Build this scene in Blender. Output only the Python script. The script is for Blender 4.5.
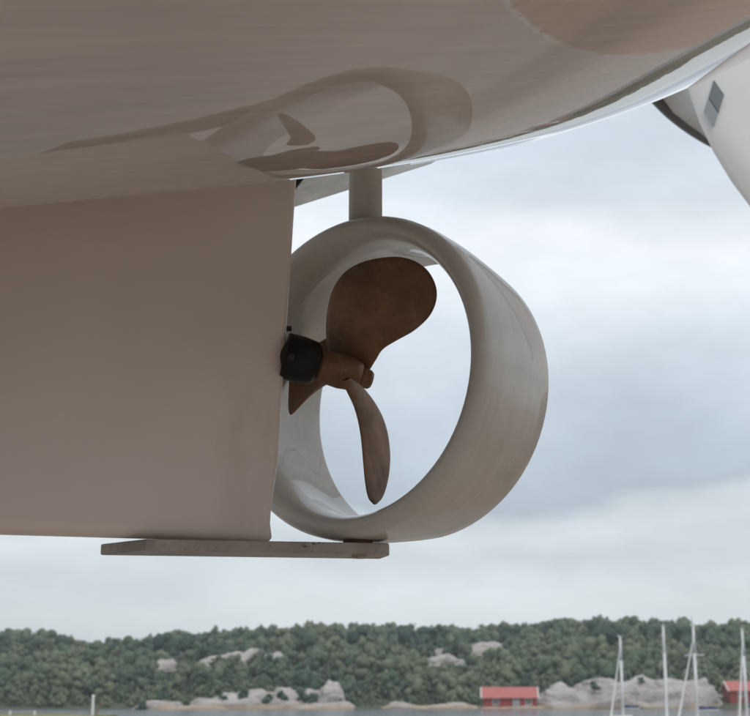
import bpy, math, random
import numpy as np
from mathutils import Vector, noise as mn

random.seed(7)
rng = np.random.default_rng(7)
scene = bpy.context.scene
for o in list(bpy.data.objects):
    bpy.data.objects.remove(o)
R = math.radians

# ------------------------------------------------------------------ camera
EYE = 1.2                                   # eye height above the paved yard (z = 0)
F = 1400.0                                  # focal length in pixels of the 750 px wide photograph
PITCH = math.atan((696 - 358) / F)
cam = bpy.data.cameras.new('camera')
cam.sensor_fit = 'HORIZONTAL'
cam.sensor_width = 36.0
cam.lens = 36.0 * F / 750.0
cam.clip_start = 0.05
cam.clip_end = 6000
cam.dof.use_dof = True
cam.dof.focus_distance = 2.95
cam.dof.aperture_fstop = cam.lens / 6.8
camo = bpy.data.objects.new('camera', cam)
scene.collection.objects.link(camo)
camo.location = (0, 0, EYE)
camo.rotation_euler = (R(90) + PITCH, 0, 0)
scene.camera = camo

# ------------------------------------------------------------------ sky, overcast sun, exposure
SUN_EL, SUN_AZ = R(48), R(150)              # azimuth clockwise from +Y
world = bpy.data.worlds.new('World')
scene.world = world
world.use_nodes = True
wn, wl = world.node_tree.nodes, world.node_tree.links
wn.clear()


def wnode(kind, **kw):
    n = wn.new(kind)
    for k, v in kw.items():
        setattr(n, k, v)
    return n


wout = wnode('ShaderNodeOutputWorld')
wbg = wnode('ShaderNodeBackground')
wbg.inputs['Strength'].default_value = 0.1
sky = wnode('ShaderNodeTexSky')
sky.sky_type = 'NISHITA'
sky.sun_disc = False
sky.sun_elevation = SUN_EL
sky.sun_rotation = SUN_AZ
tc = wnode('ShaderNodeTexCoord')
mp = wnode('ShaderNodeMapping')
mp.inputs['Scale'].default_value = (1.6, 1.6, 3.6)
mp.inputs['Location'].default_value = (3.1, 0.4, 0.25)
n1 = wnode('ShaderNodeTexNoise')
n1.inputs['Scale'].default_value = 1.5
n1.inputs['Detail'].default_value = 7
n1.inputs['Roughness'].default_value = 0.52
n1.inputs['Distortion'].default_value = 0.25
sep = wnode('ShaderNodeSeparateXYZ')
wl.new(tc.outputs['Generated'], mp.inputs['Vector'])
wl.new(mp.outputs['Vector'], n1.inputs['Vector'])
wl.new(tc.outputs['Generated'], sep.inputs['Vector'])
# height above the horizon, bent by the noise, picks the cloud layer
ad = wnode('ShaderNodeMath', operation='MULTIPLY_ADD')
ad.inputs[1].default_value = 0.24
ad.inputs[2].default_value = -0.12
wl.new(n1.outputs['Fac'], ad.inputs[0])
el = wnode('ShaderNodeMath', operation='ADD')
wl.new(sep.outputs['Z'], el.inputs[0])
wl.new(ad.outputs[0], el.inputs[1])
ramp = wnode('ShaderNodeValToRGB')
stops = [(0.0, (.60, .645, .665)), (.055, (.60, .645, .67)), (.085, (.52, .57, .60)), (.108, (.60, .645, .67)),
         (.128, (.56, .61, .64)), (.148, (.37, .43, .485)), (.185, (.42, .485, .545)), (.225, (.54, .60, .66)),
         (.27, (.70, .745, .78)), (.31, (.74, .775, .805)), (.36, (.60, .655, .71)), (.42, (.55, .61, .68)),
         (.55, (.60, .64, .69)), (1.0, (.62, .66, .70))]
er = ramp.color_ramp.elements
er[0].position, er[0].color = stops[0][0], (*stops[0][1], 1)
er[1].position, er[1].color = stops[-1][0], (*stops[-1][1], 1)
for p, c in stops[1:-1]:
    e = er.new(p)
    e.color = (*c, 1)
wl.new(el.outputs[0], ramp.inputs['Fac'])
n2 = wnode('ShaderNodeTexNoise')
mp2 = wnode('ShaderNodeMapping')
mp2.inputs['Scale'].default_value = (2.2, 2.2, 5.5)
wl.new(tc.outputs['Generated'], mp2.inputs['Vector'])
wl.new(mp2.outputs['Vector'], n2.inputs['Vector'])
n2.inputs['Scale'].default_value = 2.2
n2.inputs['Detail'].default_value = 8
n2.inputs['Roughness'].default_value = 0.55
r2 = wnode('ShaderNodeMapRange')
r2.inputs['From Min'].default_value = 0.3
r2.inputs['From Max'].default_value = 0.7
r2.inputs['To Min'].default_value = 0.87
r2.inputs['To Max'].default_value = 1.12
wl.new(n2.outputs['Fac'], r2.inputs['Value'])
mulc = wnode('ShaderNodeVectorMath', operation='MULTIPLY')
wl.new(ramp.outputs['Color'], mulc.inputs[0])
wl.new(r2.outputs['Result'], mulc.inputs[1])
scl = wnode('ShaderNodeVectorMath', operation='SCALE')
scl.inputs['Scale'].default_value = 11.7
wl.new(mulc.outputs[0], scl.inputs[0])
mixs = wnode('ShaderNodeMixRGB')
mixs.inputs['Fac'].default_value = 0.94
wl.new(sky.outputs['Color'], mixs.inputs['Color1'])
wl.new(scl.outputs[0], mixs.inputs['Color2'])
wl.new(mixs.outputs['Color'], wbg.inputs['Color'])
wl.new(wbg.outputs['Background'], wout.inputs['Surface'])

sl = bpy.data.lights.new('sun', 'SUN')
sl.energy = 1.0
sl.angle = R(25)
sl.color = (1.0, 0.96, 0.90)
so = bpy.data.objects.new('sun', sl)
scene.collection.objects.link(so)
so.rotation_euler = (R(90) - SUN_EL, 0, math.pi - SUN_AZ)
so.location = (0, -20, 30)

vs = scene.view_settings
vs.view_transform = 'Standard'
vs.look = 'None'
vs.exposure = 0.12
vs.gamma = 1.0
vs.use_curve_mapping = False

# ------------------------------------------------------------------ helpers
COL = scene.collection
cP, sP = math.cos(PITCH), math.sin(PITCH)


def ray(px, py):
    u, v = (px - 375) / F, (358 - py) / F
    d = np.array([u, cP - v * sP, sP + v * cP])
    return d / d[1]


def at(px, py, y):
    p = ray(px, py) * y
    return np.array([p[0], p[1], p[2] + EYE])


# boat frame: t runs aft along the keel, s to port, z up; O at the skeg's trailing edge
PHI = R(75)
A = np.array([math.sin(PHI), math.cos(PHI), 0.0])
S = np.array([math.cos(PHI), -math.sin(PHI), 0.0])
O = np.array([-0.2, 3.0, 0.0])


def bp(t, s, z):
    return tuple(O + A * t + S * s + np.array([0, 0, z]))


def onp(px, py, s=0.0):
    """t, z where a pixel's ray meets the vertical plane at port offset s"""
    d = ray(px, py)
    p = d * ((s + O @ S) / (d @ S))
    return float((p - O) @ A), float(p[2] + EYE)


def link(name, me, mat, parent=None, smooth=False):
    o = bpy.data.objects.new(name, me)
    COL.objects.link(o)
    if mat:
        if len(me.materials) == 0:
            me.materials.append(mat)
    if parent is not None:
        o.parent = parent
    if smooth:
        me.polygons.foreach_set('use_smooth', [True] * len(me.polygons))
    return o


def mesh(name, verts, faces, mat, parent=None, smooth=False, label=None, cat=None, group=None, kind=None):
    me = bpy.data.meshes.new(name)
    me.from_pydata([tuple(map(float, v)) for v in verts], [], faces)
    me.update()
    o = link(name, me, mat, parent, smooth)
    tag(o, label, cat, group, kind)
    return o


def tag(o, label=None, cat=None, group=None, kind=None):
    if label:
        o['label'] = label
    if cat:
        o['category'] = cat
    if group:
        o['group'] = group
    if kind:
        o['kind'] = kind
    return o


def empty(name, loc, label=None, cat=None, group=None):
    o = bpy.data.objects.new(name, None)
    COL.objects.link(o)
    o.location = loc
    o.empty_display_size = 0.2
    return tag(o, label, cat, group)


class MB:
    def __init__(self):
        self.v, self.f = [], []

    def add(self, vs_, fs_):
        b = len(self.v)
        self.v += [tuple(map(float, p)) for p in vs_]
        self.f += [tuple(i + b for i in q) for q in fs_]
        return self

    def box(self, c, d, rz=0.0):
        cx, cy, cz = c
        co, si = math.cos(rz), math.sin(rz)
        vv = []
        for z in (-1, 1):
            for x, y in ((-1, -1), (1, -1), (1, 1), (-1, 1)):
                a, b = x * d[0] / 2, y * d[1] / 2
                vv.append((cx + a * co - b * si, cy + a * si + b * co, cz + z * d[2] / 2))
        return self.add(vv, [(3, 2, 1, 0), (4, 5, 6, 7), (0, 1, 5, 4), (1, 2, 6, 5), (2, 3, 7, 6), (3, 0, 4, 7)])

    def tube(self, p0, p1, r0, r1=None, n=12, caps=True):
        r1 = r0 if r1 is None else r1
        p0, p1 = np.array(p0, float), np.array(p1, float)
        d = p1 - p0
        d /= np.linalg.norm(d)
        h = np.array([0, 0, 1.0]) if abs(d[2]) < 0.9 else np.array([1.0, 0, 0])
        u = np.cross(d, h)
        u /= np.linalg.norm(u)
        w = np.cross(d, u)
        ring = [(math.cos(2 * math.pi * k / n), math.sin(2 * math.pi * k / n)) for k in range(n)]
        vv = [p0 + r0 * (c * u + s_ * w) for c, s_ in ring] + [p1 + r1 * (c * u + s_ * w) for c, s_ in ring]
        ff = [(k, k + n, (k + 1) % n + n, (k + 1) % n) for k in range(n)]
        if caps:
            ff += [tuple(range(n)), tuple(range(2 * n - 1, n - 1, -1))]
        return self.add(vv, ff)

    def grid(self, rows, close_u=False, flip=False):
        """rows: list of equally long point lists"""
        n = len(rows[0])
        vv = [p for r_ in rows for p in r_]
        ff = []
        for i in range(len(rows) - 1):
            for j in range(n if close_u else n - 1):
                k = (j + 1) % n
                q = (i * n + j, i * n + k, (i + 1) * n + k, (i + 1) * n + j)
                ff.append(q[::-1] if flip else q)
        return self.add(vv, ff)

    def build(self, name, mat, parent=None, smooth=False, **kw):
        return mesh(name, self.v, self.f, mat, parent, smooth, **kw)


def lathe(mb, origin, axis, prof, n=64, up=(0, 0, 1)):
    """closed profile (axial, radius) turned round an axis"""
    origin, axis = np.array(origin, float), np.array(axis, float)
    axis /= np.linalg.norm(axis)
    u = np.cross(axis, up)
    u /= np.linalg.norm(u)
    w = np.cross(u, axis)
    rows = []
    for a, r_ in prof:
        rows.append([origin + axis * a + r_ * (math.cos(2 * math.pi * k / n) * u + math.sin(2 * math.pi * k / n) * w)
                     for k in range(n)])
    return mb.grid(rows, close_u=True)


def bevel(o, w=0.004, seg=2, angle=0.6):
    m = o.modifiers.new('bevel', 'BEVEL')
    m.width = w
    m.segments = seg
    m.limit_method = 'ANGLE'
    m.angle_limit = angle
    return o


# ------------------------------------------------------------------ materials
def mat(name, col, rough=0.5, metal=0.0, var=None, scale=8.0, detail=6, bump=0.0, bscale=None, stretch=(1, 1, 1),
        coat=0.0, ior=1.5, spec=0.5, contrast=(0.35, 0.65), rvar=0.0, coords='Object'):
    m = bpy.data.materials.new(name)
    m.use_nodes = True
    nt = m.node_tree
    b = nt.nodes['Principled BSDF']
    b.inputs['Base Color'].default_value = (*col, 1)
    b.inputs['Roughness'].default_value = rough
    b.inputs['Metallic'].default_value = metal
    b.inputs['IOR'].default_value = ior
    b.inputs['Specular IOR Level'].default_value = spec
    b.inputs['Coat Weight'].default_value = coat
    b.inputs['Coat Roughness'].default_value = 0.03
    t = nt.nodes.new('ShaderNodeTexCoord')
    mpn = nt.nodes.new('ShaderNodeMapping')
    mpn.inputs['Scale'].default_value = stretch
    nt.links.new(t.outputs[coords], mpn.inputs['Vector'])
    nz = nt.nodes.new('ShaderNodeTexNoise')
    nz.inputs['Scale'].default_value = scale
    nz.inputs['Detail'].default_value = detail
    nz.inputs['Roughness'].default_value = 0.6
    nt.links.new(mpn.outputs['Vector'], nz.inputs['Vector'])
    mr = nt.nodes.new('ShaderNodeMapRange')
    mr.inputs['From Min'].default_value = contrast[0]
    mr.inputs['From Max'].default_value = contrast[1]
    nt.links.new(nz.outputs['Fac'], mr.inputs['Value'])
    if var is not None:
        mx = nt.nodes.new('ShaderNodeMixRGB')
        mx.name = 'tone'
        mx.inputs['Color1'].default_value = (*col, 1)
        mx.inputs['Color2'].default_value = (*var, 1)
        nt.links.new(mr.outputs['Result'], mx.inputs['Fac'])
        nt.links.new(mx.outputs['Color'], b.inputs['Base Color'])
    if rvar:
        m2 = nt.nodes.new('ShaderNodeMath')
        m2.operation = 'MULTIPLY_ADD'
        m2.inputs[1].default_value = rvar
        m2.inputs[2].default_value = rough
        nt.links.new(mr.outputs['Result'], m2.inputs[0])
        nt.links.new(m2.outputs[0], b.inputs['Roughness'])
    if bump:
        bn = nt.nodes.new('ShaderNodeTexNoise')
        bn.inputs['Scale'].default_value = bscale or scale
        bn.inputs['Detail'].default_value = detail
        nt.links.new(mpn.outputs['Vector'], bn.inputs['Vector'])
        bu = nt.nodes.new('ShaderNodeBump')
        bu.inputs['Strength'].default_value = 1.0
        bu.inputs['Distance'].default_value = bump
        nt.links.new(bn.outputs['Fac'], bu.inputs['Height'])
        nt.links.new(bu.outputs['Normal'], b.inputs['Normal'])
        if coat:
            nt.links.new(bu.outputs['Normal'], b.inputs['Coat Normal'])
    return m


def spots(m, col, scale, lo, hi, amount=1.0, stretch=(1, 1, 1), seed=(0, 0, 0)):
    """second tone in patches (stains, wear) mixed over a material's colour"""
    nt = m.node_tree
    b = nt.nodes['Principled BSDF']
    t = nt.nodes.new('ShaderNodeTexCoord')
    mpn = nt.nodes.new('ShaderNodeMapping')
    mpn.inputs['Scale'].default_value = stretch
    mpn.inputs['Location'].default_value = seed
    nz = nt.nodes.new('ShaderNodeTexNoise')
    nz.inputs['Scale'].default_value = scale
    nz.inputs['Detail'].default_value = 8
    nz.inputs['Roughness'].default_value = 0.65
    mr = nt.nodes.new('ShaderNodeMapRange')
    mr.inputs['From Min'].default_value = lo
    mr.inputs['From Max'].default_value = hi
    mr.inputs['To Max'].default_value = amount
    mx = nt.nodes.new('ShaderNodeMixRGB')
    nt.links.new(t.outputs['Object'], mpn.inputs['Vector'])
    nt.links.new(mpn.outputs['Vector'], nz.inputs['Vector'])
    nt.links.new(nz.outputs['Fac'], mr.inputs['Value'])
    nt.links.new(mr.outputs['Result'], mx.inputs['Fac'])
    bc = b.inputs['Base Color']
    if bc.is_linked:
        nt.links.new(bc.links[0].from_socket, mx.inputs['Color1'])
    else:
        mx.inputs['Color1'].default_value = bc.default_value
    mx.inputs['Color2'].default_value = (*col, 1)
    nt.links.new(mx.outputs['Color'], bc)
    return m


def world_rot(m, rz):
    for n in m.node_tree.nodes:
        if n.type == 'MAPPING':
            n.inputs['Rotation'].default_value = (0, 0, rz)
    return m


AXROT = -(math.pi / 2 - PHI)        # turns world x onto the boat's axis for stretched grain
M = {}
M['gelcoat'] = mat('white_gelcoat', (.61, .55, .505), rough=.03, var=(.555, .50, .455), scale=2.0, coat=1.0, ior=1.5)


def gel_streaks(m, coat_ior, dist):
    """fine fore-and-aft polishing streaks in the gloss"""
    nt = m.node_tree
    b = nt.nodes['Principled BSDF']
    b.inputs['Coat IOR'].default_value = coat_ior
    b.inputs['Coat Roughness'].default_value = .02
    t = nt.nodes.new('ShaderNodeTexCoord')
    prev = None
    for sc, k in (((.7, 60, .7), 1.0), ((.9, 9, .9), .12)):
        mpn = nt.nodes.new('ShaderNodeMapping')
        mpn.vector_type = 'TEXTURE'
        mpn.inputs['Rotation'].default_value = (0, 0, math.pi / 2 - PHI)
        mpn.inputs['Scale'].default_value = tuple(1 / v for v in sc)
        nt.links.new(t.outputs['Object'], mpn.inputs['Vector'])
        nz = nt.nodes.new('ShaderNodeTexNoise')
        nz.inputs['Scale'].default_value = 1.0
        nz.inputs['Detail'].default_value = 3
        nt.links.new(mpn.outputs['Vector'], nz.inputs['Vector'])
        bu = nt.nodes.new('ShaderNodeBump')
        bu.inputs['Distance'].default_value = dist * k
        nt.links.new(nz.outputs['Fac'], bu.inputs['Height'])
        if prev:
            nt.links.new(prev.outputs['Normal'], bu.inputs['Normal'])
        prev = bu
    # waxy streaks in the colour as well
    src = b.inputs['Base Color'].links[0].from_socket
    mr = nt.nodes.new('ShaderNodeMapRange')
    mr.inputs['From Min'].default_value = .30
    mr.inputs['From Max'].default_value = .70
    mr.inputs['To Min'].default_value = .88
    mr.inputs['To Max'].default_value = 1.08
    mp3 = nt.nodes.new('ShaderNodeMapping')
    mp3.vector_type = 'TEXTURE'
    mp3.inputs['Rotation'].default_value = (0, 0, math.pi / 2 - PHI)
    mp3.inputs['Scale'].default_value = (1 / 1.6, 1 / 46, 1 / 1.6)
    nt.links.new(t.outputs['Object'], mp3.inputs['Vector'])
    n3 = nt.nodes.new('ShaderNodeTexNoise')
    n3.inputs['Scale'].default_value = 1.0
    n3.inputs['Detail'].default_value = 5
    n3.inputs['Roughness'].default_value = .65
    nt.links.new(mp3.outputs['Vector'], n3.inputs['Vector'])
    nt.links.new(n3.outputs['Fac'], mr.inputs['Value'])
    vm = nt.nodes.new('ShaderNodeVectorMath')
    vm.operation = 'MULTIPLY'
    nt.links.new(src, vm.inputs[0])
    nt.links.new(mr.outputs['Result'], vm.inputs[1])
    nt.links.new(vm.outputs[0], b.inputs['Base Color'])
    m3 = nt.nodes.new('ShaderNodeMapRange')
    m3.inputs['From Min'].default_value = .42
    m3.inputs['From Max'].default_value = .70
    m3.inputs['To Min'].default_value = .012
    m3.inputs['To Max'].default_value = .055
    nt.links.new(n3.outputs['Fac'], m3.inputs['Value'])
    nt.links.new(m3.outputs['Result'], b.inputs['Coat Roughness'])
    nt.links.new(prev.outputs['Normal'], b.inputs['Coat Normal'])
    nt.links.new(prev.outputs['Normal'], b.inputs['Normal'])


PHI = R(75)
gel_streaks(M['gelcoat'], 2.1, .00005)
M['skeg'] = mat('skeg_paint', (.85, .765, .70), rough=.28, var=(.79, .705, .64), scale=2.2, bump=.0004, bscale=6.0)
spots(M['skeg'], (.52, .44, .37), 3.0, .56, .80, .6, stretch=(1, 1, .5))
spots(M['skeg'], (.50, .42, .36), 45.0, .70, .78, .5, stretch=(.25, .25, 1), seed=(2, 7, 1))
M['nozzle'] = mat('nozzle_paint', (.60, .59, .54), rough=.22, var=(.52, .50, .45), scale=4.0, bump=.0004, bscale=9.0,
                  coat=.4, rvar=.15)
spots(M['nozzle'], (.20, .11, .06), 9.0, .68, .74, .8)
ntz = M['nozzle'].node_tree
tz, mz, nz_, rz_, vz = [ntz.nodes.new('ShaderNode' + k) for k in ('TexCoord', 'Mapping', 'TexNoise', 'MapRange', 'VectorMath')]
mz.vector_type = 'TEXTURE'                      # brush marks running round the ring
mz.inputs['Rotation'].default_value = (0, 0, R(54))
mz.inputs['Scale'].default_value = (1 / 70, 1 / 2.2, 1 / 2.2)
nz_.inputs['Scale'].default_value = 1.0
nz_.inputs['Detail'].default_value = 4
rz_.inputs['From Min'].default_value, rz_.inputs['From Max'].default_value = .3, .7
rz_.inputs['To Min'].default_value, rz_.inputs['To Max'].default_value = .93, 1.04
vz.operation = 'MULTIPLY'
bz = ntz.nodes['Principled BSDF']
ntz.links.new(tz.outputs['Object'], mz.inputs['Vector'])
ntz.links.new(mz.outputs['Vector'], nz_.inputs['Vector'])
ntz.links.new(nz_.outputs['Fac'], rz_.inputs['Value'])
ntz.links.new(bz.inputs['Base Color'].links[0].from_socket, vz.inputs[0])
ntz.links.new(rz_.outputs['Result'], vz.inputs[1])
ntz.links.new(vz.outputs[0], bz.inputs['Base Color'])
M['stock'] = mat('stock_paint', (.66, .64, .59), rough=.3, var=(.50, .48, .43), scale=6.0)
M['bronze'] = mat('propeller_bronze', (.27, .145, .075), rough=.5, metal=.35, var=(.16, .09, .055), scale=9.0, bump=.0012,
                  bscale=45.0, rvar=.15)
spots(M['bronze'], (.34, .25, .18), 14.0, .52, .72, .6)
spots(M['bronze'], (.06, .035, .025), 60.0, .60, .72, .6, seed=(3, 1, 2))
M['black'] = mat('black_rubber', (.007, .009, .009), rough=.5, var=(.012, .015, .0145), scale=14.0, bump=.0006, spec=.3)
M['bar'] = mat('worn_steel_bar', (.42, .38, .34), rough=.6, metal=.0, var=(.31, .27, .235), scale=16.0, bump=.0012, bscale=50.0)
spots(M['bar'], (.055, .035, .025), 55.0, .62, .68, .9)
spots(M['bar'], (.55, .53, .49), 10.0, .58, .68, .7, seed=(5, 2, 1))
M['rust'] = mat('rust', (.11, .05, .028), rough=.8, var=(.05, .03, .022), scale=30.0, bump=.001)
M['dark_metal'] = mat('dark_metal', (.03, .03, .032), rough=.5, metal=.4, var=(.045, .045, .045))
M['white_paint'] = mat('white_paint', (.84, .84, .83), rough=.12, var=(.74, .74, .735), scale=1.0, coat=.5)
M['shaded_white'] = mat('shaded_white_paint', (.62, .63, .62), rough=.6, var=(.56, .57, .56), scale=2.0)  # matte white darkened for the far bow side, its shade painted in
M['grey_patch'] = mat('grey_patch', (.16, .18, .19), rough=.2, var=(.2, .22, .23), scale=5.0)
M['grey_patch_light'] = mat('light_grey_patch', (.33, .36, .37), rough=.2, var=(.37, .4, .41), scale=5.0)
M['brown_wood'] = mat('brown_boards', (.16, .105, .07), rough=.8, var=(.12, .08, .055), scale=2.0, stretch=(6, 6, .4))
M['rubrail'] = mat('black_rubbing_strake', (.012, .012, .013), rough=.5, var=(.02, .02, .02))
M['timber'] = mat('timber', (.25, .17, .105), rough=.8, var=(.17, .12, .08), scale=3.0, stretch=(1, 9, 9), bump=.002)
M['steel_blue'] = mat('blue_steel', (.05, .09, .2), rough=.5, var=(.07, .1, .18))
M['concrete'] = mat('concrete', (.40, .37, .34), rough=.85, var=(.34, .31, .28), scale=.8, detail=9, bump=.004, bscale=25.0)
M['gravel'] = mat('gravel', (.38, .278, .216), rough=.9, var=(.31, .225, .172), scale=6.0, detail=10, bump=.012, bscale=45.0)
M['kerb'] = mat('kerb_granite', (.80, .79, .77), rough=.6, var=(.72, .71, .69), scale=20.0, bump=.002)
M['grass'] = mat('grass', (.16, .17, .05), rough=.9, var=(.22, .20, .07), scale=2.0, bump=.03, bscale=8.0)
M['alu'] = mat('mast_aluminium', (.78, .78, .78), rough=.35, metal=.0, var=(.72, .72, .72))
M['wire'] = mat('rigging_wire', (.5, .5, .5), rough=.4, metal=.3)
M['navy'] = mat('sail_cover', (.04, .06, .16), rough=.8)
M['red_wood'] = mat('red_boards', (.34, .055, .05), rough=.8, var=(.28, .045, .04), scale=2.0, stretch=(6, 6, .4))
M['red_roof'] = mat('red_roof', (.50, .16, .14), rough=.6, var=(.44, .13, .115), scale=1.5)
M['trim'] = mat('white_trim', (.75, .74, .72), rough=.6)
M['glass'] = mat('window_glass', (.05, .06, .07), rough=.1)
M['door_grey'] = mat('grey_door', (.32, .33, .34), rough=.7)
M['bark'] = mat('bark', (.10, .075, .055), rough=.9, var=(.07, .05, .04), scale=6.0)


def leaf_mat():
    m = bpy.data.materials.new('foliage')
    m.use_nodes = True
    nt = m.node_tree
    b = nt.nodes['Principled BSDF']
    b.inputs['Roughness'].default_value = .75
    b.inputs['Specular IOR Level'].default_value = .2
    at_ = nt.nodes.new('ShaderNodeAttribute')
    at_.attribute_name = 'tint'
    oi = nt.nodes.new('ShaderNodeObjectInfo')
    ad_ = nt.nodes.new('ShaderNodeMath')
    ad_.operation = 'MULTIPLY_ADD'
    ad_.inputs[1].default_value = .45
    nt.links.new(oi.outputs['Random'], ad_.inputs[0])
    nt.links.new(at_.outputs['Fac'], ad_.inputs[2])
    cr = nt.nodes.new('ShaderNodeValToRGB')
    e_ = cr.color_ramp.elements
    e_[0].position, e_[0].color = 0, (.024, .050, .037, 1)
    e_[1].position, e_[1].color = 1.3 / 1.3, (.150, .175, .108, 1)
    for p, c in ((.35, (.050, .090, .060, 1)), (.65, (.088, .132, .082, 1)), (.85, (.118, .138, .094, 1))):
        k = e_.new(p)
        k.color = c
    nt.links.new(ad_.outputs[0], cr.inputs['Fac'])
    nt.links.new(cr.outputs['Color'], b.inputs['Base Color'])
    return m


M['leaf'] = leaf_mat()


def rock_mat():
    m = mat('granite', (.50, .465, .44), rough=.9, var=(.34, .31, .29), scale=.22, detail=10, bump=.25, bscale=.5,
            coords='Object')
    spots(m, (.10, .10, .085), .5, .55, .68, .8, stretch=(1, 1, 2.2))
    nt = m.node_tree
    b = nt.nodes['Principled BSDF']
    g = nt.nodes.new('ShaderNodeNewGeometry')
    sp = nt.nodes.new('ShaderNodeSeparateXYZ')
    nt.links.new(g.outputs['Position'], sp.inputs[0])
    nz = nt.nodes.new('ShaderNodeTexNoise')
    nz.inputs['Scale'].default_value = .3
    nt.links.new(g.outputs['Position'], nz.inputs['Vector'])
    a1 = nt.nodes.new('ShaderNodeMath')
    a1.operation = 'MULTIPLY_ADD'
    a1.inputs[1].default_value = 2.0
    nt.links.new(nz.outputs['Fac'], a1.inputs[0])
    nt.links.new(sp.outputs['Z'], a1.inputs[2])
    mr = nt.nodes.new('ShaderNodeMapRange')           # bare tan rock along the splash zone
    mr.inputs['From Min'].default_value = -.2
    mr.inputs['From Max'].default_value = .7
    mr.inputs['To Min'].default_value = 1
    mr.inputs['To Max'].default_value = 0
    nt.links.new(a1.outputs[0], mr.inputs['Value'])
    mx = nt.nodes.new('ShaderNodeMixRGB')
    nt.links.new(mr.outputs['Result'], mx.inputs['Fac'])
    nt.links.new(b.inputs['Base Color'].links[0].from_socket, mx.inputs['Color1'])
    mx.inputs['Color2'].default_value = (.42, .32, .23, 1)
    nt.links.new(mx.outputs['Color'], b.inputs['Base Color'])
    return m


M['rock'] = rock_mat()
M['hill'] = mat('hill_soil', (.055, .075, .035), rough=.95, var=(.09, .10, .05), scale=.06, detail=8)
M['water'] = mat('sea_water', (.045, .06, .07), rough=.12, ior=1.33, bump=.12, bscale=1.1, detail=5, scale=.5, stretch=(.6, 1.6, 1))

# ------------------------------------------------------------------ ground, water
WL = -1.4
big = 1500.0
mesh('water', [(-big, -200, WL), (big, -200, WL), (big, big, WL), (-big, big, WL)], [(0, 1, 2, 3)], M['water'], kind='structure')


def prism(name, poly, z0, z1, m, **kw):
    n = len(poly)
    vv = [(x, y, z0) for x, y in poly] + [(x, y, z1) for x, y in poly]
    ff = [tuple(range(n - 1, -1, -1)), tuple(range(n, 2 * n))] + [(k, (k + 1) % n, (k + 1) % n + n, k + n) for k in range(n)]
    return mesh(name, vv, ff, m, **kw)


def lx(y):                  # kerb line between the concrete apron and the gravel
    return 0.39 * y - 0.8


FARY = 66.0
prism('yard', [(-90, -60), (lx(-60) - .007, -60), (lx(FARY) - .007, FARY), (-14.5, FARY), (-17, 88), (-90, 88)], WL - 3, 0.0, M['concrete'],
      kind='structure')
prism('gravel_yard', [(lx(-60) + .007, -60), (70, -60), (70, FARY), (lx(FARY) + .007, FARY)], WL - 3, 0.0, M['gravel'], kind='structure')
kerb = empty('edging_strip', (0, 0, 0))
tag(kerb, kind='structure')
ky = -30.0
kme = None
ang = math.atan2(1, .39)
while ky < 40:
    L = 1.0
    if kme is None:
        k0 = MB().box((0, 0, -.04), (L - .004, .008, .12)).build('edging_length', M['kerb'], kerb)
        kme = k0.data
        o = k0
    else:
        o = bpy.data.objects.new('edging_length', kme)
        COL.objects.link(o)
        o.parent = kerb
    o.location = (lx(ky), ky, -.012)
    o.rotation_euler = (0, 0, ang)
    ky += L * math.sin(ang)
prism('grass_bank', [(-90, 88.2), (-17.2, 88.2), (-20.5, 97), (-30, 101), (-90, 103)], WL - 3, .02, M['grass'], kind='structure')

# ------------------------------------------------------------------ far hill
SKY = [(-300, 628), (-100, 632), (0, 637), (50, 634), (75, 638), (90, 643), (120, 642), (160, 640), (200, 633), (270, 630), (330, 627), (400, 626),
       (432, 630), (470, 629), (540, 622), (600, 622), (655, 622), (700, 627), (750, 624), (900, 622), (1100, 630)]
SKX, SKYY = np.array([p[0] for p in SKY], float), np.array([p[1] for p in SKY], float) + 4.5
SHORE = 300.0
TH = 5.8


def shore_y(x):
    return SHORE + 6 * math.sin(x * .05) + 4 * math.sin(x * .13 + 1) + 3


def hill_z(x, y):
    px = 375 + F * (x / y) * cP          # bearing only
    yr = 560.0
    top = (696 - np.interp(px, SKX, SKYY)) / F * yr + EYE - TH * 1.02
    k = (y - shore_y(x)) / (yr - SHORE)
    if k < 0:
        return WL - .4 + k * 20
    kk = min(1.0, k)
    e = 1 - (1 - kk) ** 1.7
    z = WL + (top - WL) * e
    z += 1.6 * mn.noise(Vector((x * .03, y * .03, 0))) * min(1, k * 6) * (1 - .7 * kk)
    if k > 1:
        z -= (k - 1) * 18
    return z


xs_ = np.arange(-330, 350, 5.0)
yy_ = np.concatenate([np.arange(270, 330, 3.0), np.arange(330, 760, 8.0)])
rows = [[(x * y / 430, y, hill_z(x * y / 430, y)) for x in xs_] for y in yy_]
MB().grid(rows).build('hill', M['hill'], smooth=True, kind='structure')


# trees ------------------------------------------------------------
def lump():
    """small closed clump, 32 triangles"""
    v = [Vector(p) for p in ((1, 0, 0), (-1, 0, 0), (0, 1, 0), (0, -1, 0), (0, 0, 1), (0, 0, -1))]
    f = [(0, 2, 4), (2, 1, 4), (1, 3, 4), (3, 0, 4), (2, 0, 5), (1, 2, 5), (3, 1, 5), (0, 3, 5)]
    cache, out = {}, []

    def mid(a, b):
        k_ = (min(a, b), max(a, b))
        if k_ not in cache:
            v.append(((v[a] + v[b]) / 2).normalized())
            cache[k_] = len(v) - 1
        return cache[k_]
    for a, b, c in f:
        ab, bc, ca = mid(a, b), mid(b, c), mid(c, a)
        out += [(a, ab, ca), (ab, b, bc), (ca, bc, c), (ab, bc, ca)]
    return np.array([tuple(p) for p in v]), np.array(out)


LV, LF = lump()


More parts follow.
